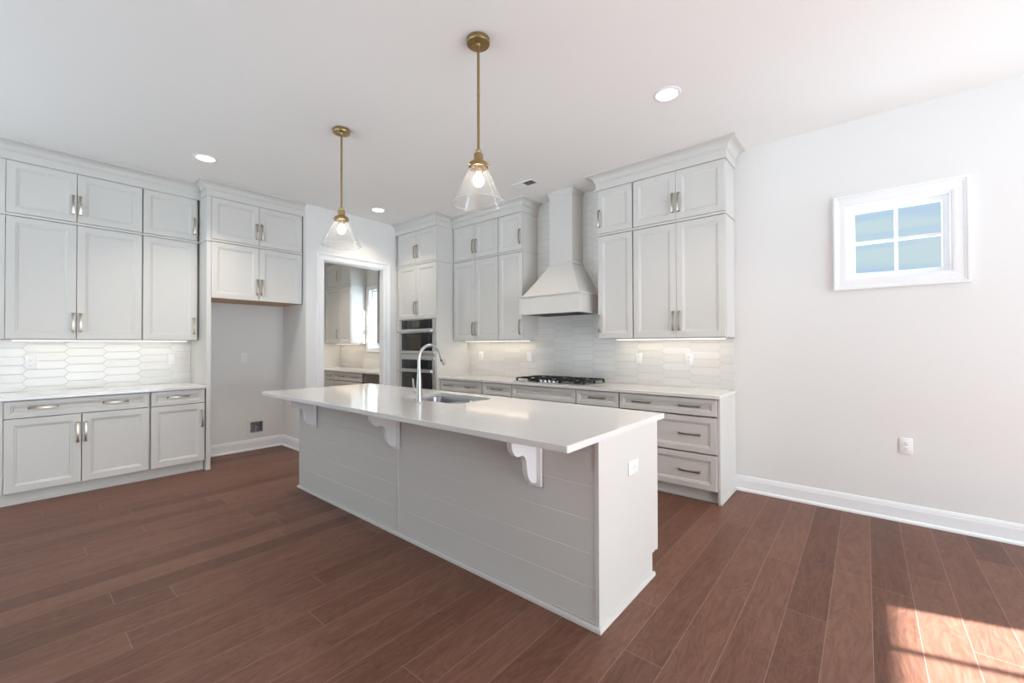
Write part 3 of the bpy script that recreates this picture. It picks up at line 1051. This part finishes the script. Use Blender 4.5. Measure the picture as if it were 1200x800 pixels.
for i in range(5):
    bm = bmesh.new()
    lathe(bm, [(.019, .009), (.019, .013), (.016, .015), (.014, .034), (.001, .036)], ((i - 2) * .058, -.200 + .0, 0), 20)
    finish('knob', bm, 'steel', ck, smooth=True)

# ------------------------------------------------------------------ island
IX0, IX1 = -4.118, -.9555          # body ends
IY0, IY1 = 1.765, 2.485             # seating side, working side
isl = thing('kitchen_island', 'large white kitchen island base clad in horizontal boards, with three corbels', 'island', ((IX0 + IX1) / 2, (IY0 + IY1) / 2, 0))
cx, cy = (IX0 + IX1) / 2, (IY0 + IY1) / 2
def I(x, y, z):
    return (x - cx, y - cy, z)
SX0, SX1, SY0, SY1 = -2.945, -2.258, 2.055, 2.472
boxes('carcass', 'cab', isl, [(I(IX0 + .02, IY0 + .02, .0), I(IX1 - .02, 2.40, .103)), (I(IX0 + .02, IY0 + .02, .103), I(SX0 - .03, IY1, .8835)), (I(SX1 + .03, IY0 + .02, .103), I(IX1 - .02, IY1, .8835)), (I(SX0 - .03, IY0 + .02, .103), I(SX1 + .03, IY1, .60)), (I(SX0 - .03, IY0 + .02, .60), I(SX1 + .03, IY0 + .04, .8835))])
XMID = -2.543
GROOVES = [.0, .032, .191, .350, .509, .668, .827, .8835]
for a, b in ((IX0 + .021, XMID - .0115), (XMID + .0115, IX1 - .0225)):
    bm = bmesh.new()
    prof = []
    for z0, z1 in zip(GROOVES, GROOVES[1:]):
        prof += [(0.0085, z0 + .0001), (.0085, z0 + .0018), (.0065, z0 + .0035), (.0065, z1 - .0035), (.0085, z1 - .0018)]
    prof += [(.0085, .8835), (.0195, .8835), (.0195, 0)]
    prism(bm, prof, lambda d, z: I(a, IY0 + d, z), lambda d, z: I(b, IY0 + d, z))
    finish('shiplap_panel', bm, 'cab', isl)
for a, b in ((IX0, IX0 + .020), (XMID - .0105, XMID + .0105)):
    boxes('batten', 'cab', isl, [(I(a, IY0, 0), I(b, IY0 + .0195, .8835))], .0015)
def end_outline(bm, x0, x1):
    pts = [(IY0, 0), (2.40, 0), (2.40, .132), (IY1 - .012, .132), (IY1, .140), (IY1, .8835), (IY0, .8835)]
    prism(bm, pts, lambda y, z: I(x0, y, z), lambda y, z: I(x1, y, z))
bm = bmesh.new(); end_outline(bm, IX1 - .0215, IX1); finish('end_panel', bm, 'cab', isl)
bm = bmesh.new(); end_outline(bm, IX0, IX0 + .0195)
for v in bm.verts:
    if abs(v.co.y - (IY0 - cy)) < 1e-6:
        v.co.y += .020
finish('end_panel', bm, 'cab', isl)
bm = bmesh.new()
sweep(bm, [I(IX0 - .0003, 2.40, 0)[:2], I(IX0 - .0003, IY0 - .0003, 0)[:2], I(IX1 + .0003, IY0 - .0003, 0)[:2], I(IX1 + .0003, 2.415, 0)[:2]], [(0, 0), (.013, 0), (.013, .012), (.010, .019), (.004, .022), (0, .022)])
finish('shoe_moulding', bm, 'cab', isl)
ndoor = 5
dw = (IX1 - IX0 - .01) / ndoor
for i in range(ndoor):
    bm = bmesh.new()
    x0, x1 = IX0 + .005 + i * dw, IX0 + .005 + (i + 1) * dw - .004
    front_mesh(bm, -x1 + cx, -x0 + cx, .112, .872, .056)
    bmesh.ops.rotate(bm, verts=bm.verts[:], cent=(0, 0, 0), matrix=Matrix.Rotation(PI, 3, 'Z'))
    bmesh.ops.translate(bm, verts=bm.verts[:], vec=(0, IY1 + .0215 - cy, 0))
    finish('door', bm, 'cab', isl)

# corbels: back plate, top plate and an S-shaped bracket
CORB = [(0, 0), (1, 0), (1, .055), (.985, .13), (.95, .20), (.88, .275), (.79, .325), (.70, .335), (.62, .325), (.54, .335), (.47, .385), (.425, .46), (.40, .56), (.385, .68), (.36, .78), (.31, .87), (.24, .94), (.15, .985), (.06, 1.0), (0, 1.0)]
for xc in (-3.790, -2.545, -1.3135):
    bm = bmesh.new()
    yb, tw, th = IY0 - .0160, .198, .240
    prism(bm, CORB, lambda a, b: I(xc - .022, yb - a * tw, .8675 - b * th), lambda a, b: I(xc + .008, yb - a * tw, .8675 - b * th))
    cb = finish('corbel', bm, 'trim', isl)
    boxes('back_plate', 'trim', cb, [(I(xc - .045, IY0 - .0155, .607), I(xc + .035, IY0 - .0003, .8675))], .0015)
    boxes('top_plate', 'trim', cb, [(I(xc - .055, yb - tw - .018, .868), I(xc + .035, IY0 - .0003, .8835))], .0015)

# island countertop with the sink cut-out
CX0, CX1, CY0, CY1 = -4.272, -.953, 1.495, 2.600
bm = bmesh.new()
def rrect(x0, x1, y0, y1, r, n=6):
    out = []
    for (px, py, a0) in ((x1 - r, y1 - r, 0), (x0 + r, y1 - r, 1), (x0 + r, y0 + r, 2), (x1 - r, y0 + r, 3)):
        for i in range(n + 1):
            a = (a0 + i / n) * PI / 2
            out.append((px + r * math.cos(a), py + r * math.sin(a)))
    return out
def ring_edges(pts, z):
    vs = [bm.verts.new((x, y, z)) for x, y in pts]
    return [bm.edges.new((vs[i], vs[(i + 1) % len(vs)])) for i in range(len(vs))]
hole = rrect(SX0, SX1, SY0, SY1, .07)
bv = .003
outer = [(CX0, CY0), (CX1, CY0), (CX1, CY1), (CX0, CY1)]
outin = rrect(CX0 + bv, CX1 - bv, CY0 + bv, CY1 - bv, .003, 2)
outfull = rrect(CX0, CX1, CY0, CY1, .006, 2)
R = []
for pts, z in ((outin, CT1), (outfull, CT1 - bv), (outfull, CT0)):
    R.append([bm.verts.new((x, y, z)) for x, y in pts])
for a, b in zip(R, R[1:]):
    for i in range(len(a)):
        j = (i + 1) % len(a)
        bm.faces.new((a[i], a[j], b[j], b[i]))
H = []
for z in (CT1, CT0):
    H.append([bm.verts.new((x, y, z)) for x, y in hole])
for i in range(len(hole)):
    j = (i + 1) % len(hole)
    bm.faces.new((H[0][i], H[0][j], H[1][j], H[1][i]))
def loop_e(vs):
    return [bm.edges.get((vs[i], vs[(i + 1) % len(vs)])) or bm.edges.new((vs[i], vs[(i + 1) % len(vs)])) for i in range(len(vs))]
bmesh.ops.triangle_fill(bm, use_beauty=True, use_dissolve=False, edges=loop_e(R[0]) + loop_e(H[0]))
bmesh.ops.triangle_fill(bm, use_beauty=True, use_dissolve=False, edges=loop_e(R[2]) + loop_e(H[1]))
tag(finish('island_countertop', bm, 'quartz'), 'large white quartz slab on the kitchen island with a sink cut-out', 'countertop')

# sink: two undermounted steel bowls
sk = thing('sink', 'undermounted double-bowl steel sink in the island countertop', 'sink', ((SX0 + SX1) / 2, (SY0 + SY1) / 2, CT0))
scx, scy = (SX0 + SX1) / 2, (SY0 + SY1) / 2
for x0, x1, dep, y1 in ((SX0 - .006, -2.52, .21, SY1 + .006), (-2.50, SX1 + .006, .19, SY1 + .006)):
    bm = bmesh.new()
    rings = []
    for ins, z, rd in ((-.014, -.0006, .06), (0, -.0006, .06), (.003, -.012, .06), (.008, -dep + .03, .06), (.016, -dep + .008, .05), (.034, -dep, .04), (.10, -dep - .004, .03)):
        rings.append([(x - scx, y - scy, z) for x, y in rrect(x0 + ins, x1 - ins, SY0 - .006 + ins, y1 - ins, rd)])
    loft(bm, rings, caps=False)
    bm.verts.ensure_lookup_table()
    bm.faces.new(bm.verts[-len(rings[0]):])
    bo = finish('bowl', bm, 'bowl', sk, smooth=True)
    bo.modifiers.new('thick', 'SOLIDIFY').thickness = -.0015
    bm = bmesh.new()
    lathe(bm, [(.045, -dep - .0035), (.045, -dep - .001), (.036, -dep - .001), (.030, -dep - .008), (.001, -dep - .008)], ((x0 + x1) / 2 - scx, .02, 0), 24)
    finish('drain', bm, 'chrome', bo, smooth=True)
boxes('divider', 'bowl', sk, [((-2.525 - scx, SY0 - scy, -.05), (-2.495 - scx, SY1 - scy, -.012))], .004)

# faucet
FX, FY = -2.595, 1.995
fc = thing('faucet', 'tall satin nickel gooseneck faucet beside the island sink', 'faucet', (FX, FY, CT1))
bm = bmesh.new()
lathe(bm, [(.027, .0003), (.027, .006), (.0245, .012), (.0235, .03), (.021, .10), (.0175, .17), (.0150, .215), (.0140, .235)], seg=28)
finish('body', bm, 'chrome', fc, smooth=True)
path = [(0, 0, .232), (0, 0, .28), (0, 0, .315)]
rad = .108
for i in range(1, 17):
    a = PI - i / 16 * (PI * .87)
    path.append((0, rad + rad * math.cos(a), .315 + rad * math.sin(a)))
bm = bmesh.new()
tube(bm, path, .0125, 16)
finish('spout', bm, 'chrome', fc, smooth=True)
e1 = Vector(path[-1]); dr = (e1 - Vector(path[-2])).normalized()
bm = bmesh.new()
tube(bm, [e1 - dr * .002, e1 + dr * .010, e1 + dr * .012, e1 + dr * .03, e1 + dr * .085, e1 + dr * .098, e1 + dr * .100], [.0128, .0130, .0155, .0165, .0175, .0165, .012], 18)
sh = finish('spray_head', bm, 'chrome', fc, smooth=True)
bm = bmesh.new()
tube(bm, [e1 + dr * .045 + Vector((0, -.0155, -.006)), e1 + dr * .065 + Vector((0, -.0160, -.006))], .006, 10)
finish('button', bm, 'dark', sh, smooth=True)
bm = bmesh.new()
tube(bm, [(-.015, 0, .075), (-.032, 0, .075), (-.034, 0, .075), (-.062, 0, .078)], [.014, .014, .0155, .0145], 16)
tube(bm, [(-.052, 0, .080), (-.062, -.004, .11), (-.066, -.006, .165), (-.067, -.006, .170)], [.0075, .0068, .0060, .004], 12)
finish('handle', bm, 'chrome', fc, smooth=True)


# ------------------------------------------------------------------ pendants
def pendant(x, y, label):
    t = thing('pendant_light', label, 'pendant light', (x, y, CEIL), 0, 'brass pendants over the island')
    bm = bmesh.new()
    lathe(bm, [(.066, -.0003), (.0675, -.003), (.0675, -.026), (.0655, -.030), (.001, -.0305)], seg=40)
    c = finish('canopy', bm, 'brass', t, smooth=True)
    bm = bmesh.new()
    for a in (.6, .6 + PI):
        lathe(bm, [(.007, -.0306), (.007, -.034), (.004, -.037), (.001, -.0372)], (.036 * math.cos(a), .036 * math.sin(a), 0), 14)
    finish('screw', bm, 'brass', c, smooth=True)
    bm = bmesh.new()
    lathe(bm, [(.016, -.0306), (.013, -.042), (.0075, -.046), (.0075, -.320), (.0086, -.321), (.0086, -.335), (.0075, -.336), (.0075, -.643), (.0085, -.644)], seg=18)
    finish('rod', bm, 'brass', t, smooth=True)
    bm = bmesh.new()
    lathe(bm, [(.008, -.642), (.015, -.648), (.017, -.656), (.013, -.665), (.012, -.668), (.022, -.670), (.027, -.676), (.027, -.712), (.0285, -.713), (.0285, -.716), (.040, -.720), (.055, -.730), (.0575, -.738), (.0575, -.756), (.054, -.757), (.053, -.740), (.028, -.724), (.024, -.722), (.024, -.785), (.017, -.790), (.001, -.790)], seg=36)
    s = finish('socket', bm, 'brass', t, smooth=True)
    bm = bmesh.new()
    for k in range(3):
        a = k * 2 * PI / 3 + .35
        d = Vector((math.cos(a), math.sin(a), 0))
        tube(bm, [d * .0565 + Vector((0, 0, -.749)), d * .070 + Vector((0, 0, -.749))], .004, 10)
    finish('thumb_screw', bm, 'brass', s, smooth=True)
    bm = bmesh.new()
    lathe(bm, [(.0150, -.791), (.0165, -.797), (.0240, -.806), (.0285, -.818), (.0300, -.830), (.0285, -.842), (.0240, -.853), (.013, -.861), (.001, -.863)], seg=24)
    finish('bulb', bm, 'bulb', t, smooth=True)
    bm = bmesh.new()
    lathe(bm, [(.0500, -.745), (.0500, -.754), (.0535, -.762), (.1545, -.957), (.1552, -.960), (.1532, -.960), (.1525, -.957), (.0515, -.7625), (.0480, -.754), (.0480, -.745)], seg=64, caps=False)
    gs = finish('glass_shade', bm, 'shade', t, smooth=True)
    bm = bmesh.new()
    n = 64
    tube(bm, [(.1540 * math.cos(2 * PI * k / n), .1540 * math.sin(2 * PI * k / n), -.9602) for k in range(n + 1)], .0021, 8, caps=False)
    finish('rim', bm, 'rim', gs, smooth=True)
    return t


pendant(-1.722, 1.753, 'brass pendant with clear glass cone shade above the middle of the island, the nearer one')
pendant(-3.312, 1.757, 'brass pendant with clear glass cone shade in front of the doorway, the farther one')


# ------------------------------------------------------------------ recessed lights, vent
def can(x, y, label, watts=None):
    t = thing('recessed_light', label, 'ceiling light', (x, y, CEIL), 0, 'recessed ceiling lights')
    bm = bmesh.new()
    lathe(bm, [(.096, -.0003), (.096, -.003), (.088, -.006), (.074, -.006), (.072, -.0003)], seg=40, caps=False)
    finish('trim_ring', bm, 'plastic', t, smooth=True)
    bm = bmesh.new()
    lathe(bm, [(.0735, -.0005), (.0735, -.003), (.001, -.0035)], seg=40)
    finish('lens', bm, 'lens', t, smooth=True)
    area('can_light', (0, 0, -.010), (0, 0, 0), .14, .14, watts or CAN_W, (1, .89, .75), shape='DISK', parent=t, spread=math.radians(110))


can(-1.070, 3.008, 'round recessed ceiling light in front of the right wall cabinets', 7.0)
can(-4.800, 1.188, 'round recessed ceiling light in front of the left wall cabinets')
can(-4.905, 3.110, 'round recessed ceiling light in front of the oven cabinet', 6.0)
can(-2.970, 3.040, 'added recessed ceiling light half hidden behind the nearer pendant', 6.5)  # extra lamp added to brighten hood, tile and counter

vt = thing('ceiling_vent', 'small white ceiling register with dark louvers in front of the range hood', 'vent', (-2.876, 3.662, CEIL))
bm = bmesh.new()
frame_mb(bm, -.150, .150, -.075, .075, .022, -.008, -.0003, lambda u, w, d: (u, w, d), .002)
finish('frame', bm, 'plastic', vt)
bm = bmesh.new()
for s, x0, x1 in ((-1, -.128, 0), (1, .004, .128)):
    n = 7
    for i in range(n):
        y = -.048 + .096 * i / (n - 1)
        prism(bm, [(-.007, -.007), (-.006, -.0075), (.007, -.001), (.006, -.0005)], lambda a, b: (x0, y + s * a, b), lambda a, b: (x1, y + s * a, b))
finish('louver', bm, 'plastic', vt)
boxes('throat', 'dark', vt, [((-.128, -.053, -.0008), (.128, .053, -.0003))])


# ------------------------------------------------------------------ under-cabinet strips
def strip(label, x0, x1, y, z, rotz=0, k=1.0):
    L_ = x1 - x0
    ax = (x0 + x1) / 2
    loc = (ax, y, z) if not rotz else (y, ax, z)
    t = thing('under_cabinet_light', label, 'light', loc, rotz, 'under-cabinet light strips')
    boxes('housing', 'plastic', t, [((-L_ / 2, -.018, -.012), (L_ / 2, .018, -.0003))])
    boxes('diffuser', 'led', t, [((-L_ / 2 + .01, -.013, -.0135), (L_ / 2 - .01, .013, -.0121))])
    area('strip_light', (0, 0, -.016), (0, 0, 0), L_ - .03, .024, STRIP_W * L_ * k, (1, .80, .56), parent=t)


strip('slim light strip under the left wall cabinets', 0.0, 1.30, -5.93, Z_UB - .0003, RB, .5)
strip('slim light strip under the wall cabinets between oven and hood', -4.40, -3.24, 4.21, Z_UB - .0003, 0, 1.3)
strip('slim light strip under the wall cabinets right of the hood', -2.06, -.97, 4.21, Z_UB - .0003)


# ------------------------------------------------------------------ outlets, switches, supply box
def plate(kind, label, loc, rotz, horizontal=False):
    t = thing('outlet' if kind == 'outlet' else 'light_switch', label, 'outlet' if kind == 'outlet' else 'switch', loc, rotz, 'white wall plates')
    bm = bmesh.new()
    box(bm, (-.037, -.006, -.06), (.037, -.0003, .06), .0025)
    parts = [finish('plate', bm, 'plastic', t, smooth=True)]
    if kind == 'outlet':
        for z in (-.020, .020):
            bm = bmesh.new()
            box(bm, (-.0165, -.0085, z - .0165), (.0165, -.006, z + .0165), .004)
            s = finish('socket', bm, 'plastic', t, smooth=True)
            parts.append(s)
            boxes('slot', 'slot', s, [((-.0078, -.0088, z - .001), (-.0056, -.0082, z + .009)), ((.0056, -.0088, z + .001), (.0078, -.0082, z + .008)), ((-.0026, -.0088, z - .011), (.0026, -.0082, z - .006))])
    else:
        bm = bmesh.new()
        v = [(-.0165, -.006, -.033), (.0165, -.006, -.033), (.0165, -.006, .033), (-.0165, -.006, .033)]
        prism(bm, [(-.006, -.033), (-.0105, -.033), (-.0075, 0), (-.0085, .033), (-.006, .033)], lambda a, b: (-.0165, a, b), lambda a, b: (.0165, a, b))
        parts.append(finish('rocker', bm, 'plastic', t))
    if horizontal:
        for p in parts:
            p.rotation_euler = (0, PI / 2, 0)
    return t


T = .0083
plate('outlet', 'white outlet on the left backsplash, toward the left edge', (XB + T, .127, 1.184), RB)
plate('switch', 'white rocker switch on the left backsplash beside the refrigerator niche panel', (XB + T, 1.186, 1.191), RB)
plate('outlet', 'white outlet on the tile between the oven cabinet and the hood, farther left', (-4.198, YA - T, 1.187), 0)
plate('switch', 'white rocker switch on the tile just left of the range hood', (-3.334, YA - T, 1.189), 0)
plate('switch', 'white rocker switch on the tile right of the range hood', (-1.855, YA - T, 1.193), 0)
plate('outlet', 'white outlet on the tile near the right end of the range wall', (-1.336, YA - T, 1.195), 0)
plate('outlet', 'white outlet on the bare wall below the small window', (.229, YA - .0003, .571), 0)
plate('outlet', 'white outlet halfway up the back of the refrigerator niche', (XB + .0003, 1.921, 1.190), RB)
plate('outlet', 'white sideways outlet on the end panel of the island', (IX1 + .0003, 2.140, .686), RB, horizontal=True)

wb = thing('water_supply_box', 'white framed recessed water supply box low in the refrigerator niche', 'supply box', (XB, 2.065, .2865), RB)
a0, a1, b0, b1 = WBH[0] - 2.065, WBH[1] - 2.065, WBH[2] - .2865, WBH[3] - .2865
bm = bmesh.new()
for q in (((-.105, -.112), (.105, b0)), ((-.105, b1), (.105, .115)), ((-.105, b0), (a0, b1)), ((a1, b0), (.105, b1))):
    box(bm, (q[0][0], -.005, q[0][1]), (q[1][0], -.0003, q[1][1]))
finish('frame', bm, 'wall', wb)
boxes('recess', 'boxgrey', wb, [((a0, .075, b0), (a1, .08, b1)), ((a0, 0, b0), (a0 + .002, .075, b1)), ((a1 - .002, 0, b0), (a1, .075, b1)), ((a0, 0, b0), (a1, .075, b0 + .002)), ((a0, 0, b1 - .002), (a1, .075, b1))])
bm = bmesh.new()
lathe(bm, [(.010, b0 + .002), (.010, b0 + .05), (.014, b0 + .052), (.014, b0 + .07), (.006, b0 + .075), (.006, b0 + .085)], (0, .04, 0), 16)
tube(bm, [(0, .04, b0 + .06), (0, .012, b0 + .06)], .007, 10)
box(bm, (-.018, .006, b0 + .054), (.018, .012, b0 + .066))
finish('valve', bm, 'steel', wb, smooth=True)

# ------------------------------------------------------------------ pantry seen through the doorway
GP = 'cabinets of the pantry'
PYU, PYD = 4.0, 3.725
xp = XP + .0005
Pp = lambda x: x - xp
pd_ = YA - PYU - .0005
for tier in (0, 1):
    zl, zh = ((1.384, 2.428), (2.470, 2.900))[tier]
    zz0, zz1 = ((1.380, 2.428), (2.4325, 2.900))[tier]
    kw = dict(rail=(2.434, 2.464)) if tier else dict(body_z1=2.432)
    nm = ('wall_cabinet', 'stacked_cabinet')[tier]
    pz = (1.56, 2.66)[tier]
    cabinet(nm, ('tall two-door wall cabinet seen through the doorway, left of the pantry window', 'short two-door cabinet at the top of the doorway view, left of the pantry window')[tier], GP, (xp, PYU, 0), 0, -7.218 - xp, zz0, zz1, pd_, [
        ('door', Pp(-8.17), Pp(-7.624), zl, zh, [(Pp(-7.665), pz, True)]),
        ('door', Pp(-7.619), Pp(-7.222), zl, zh, [])], side='R', **kw)
    x1 = -6.352
    cabinet(nm, ('tall wall cabinet at the right edge of the doorway view, right of the pantry window', 'short upper cabinet at the right edge of the doorway view, above the taller one')[tier], GP, (x1, PYU + (.035), 0), 0, XDB - x1 - .001, zz0, zz1, pd_ - .035, [
        ('door', .066, .47, zl, zh, []), ('door', .474, XDB - x1 - .005, zl, zh, [])])
    o = boxes('stile', 'cab', [q for q in COL.objects if q.name.startswith(nm) and q.type == 'EMPTY'][-1], [((0, -.035, 0), (.038, .022, zz1 - zz0))])
pb = YA - PYD - .0005
xw = [xp, -7.318, -6.338]
w = xw[1] - xw[0]
cabinet('base_cabinet', 'grey-lit base cabinet with drawers in the pantry, left part of the doorway view', GP, (xw[0], PYD, 0), 0, w, 0, CT0, pb, [
    ('drawer', .006, w - .006, .735, .874, [(-7.459 - xw[0], .795, False)]), ('drawer', .006, w - .006, .417, .722, [(-7.459 - xw[0], .57, False)]), ('drawer', .006, w - .006, .112, .405, [(-7.459 - xw[0], .25, False)])], base=True)
w = xw[2] - xw[1]
cabinet('base_cabinet', 'wide pantry base cabinet with two-pull drawers, right part of the doorway view', GP, (xw[1], PYD, 0), 0, w, 0, CT0, pb, [
    ('drawer', .006, w - .010, .735, .874, [(-7.015 - xw[1], .806, False), (-6.572 - xw[1], .806, False)]), ('drawer', .006, w - .010, .417, .722, [(w / 2, .57, False)]), ('drawer', .006, w - .010, .112, .405, [(w / 2, .25, False)])], base=True)
tag(mk('countertop', 'quartz')(lambda b: box(b, (xp, PYD - .025, CT0), (XDB - .0005, YA - .0005, CT1), .003)), 'white quartz countertop inside the pantry beyond the doorway', 'countertop')
bm = bmesh.new()
box(bm, (xp, YA - .008, CT1 + .0003), (XDB - .0005, YA - .0002, 1.222))
box(bm, (xp, YA - .008, 1.222), (PX0 - .068, YA - .0002, 1.3795))
tag(finish('backsplash', bm, 'tileP'), 'white picket tile backsplash under the pantry window', 'backsplash')
bm = bmesh.new()
box(bm, (xp - .0002, PYD - .02, CT1 + .0003), (xp + .0075, YA - .0085, 1.3795))
tag(finish('backsplash', bm, 'wall'), 'plain pale splash panel on the pantry side wall, left in the doorway view', 'backsplash')
strip('slim light strip under the pantry wall cabinet', -8.12, -7.27, 4.20, 1.3795)
can(-6.9, 3.15, 'unseen recessed ceiling light added inside the pantry beyond the doorway', 14.0)  # extra lamp added out of view to brighten the pantry
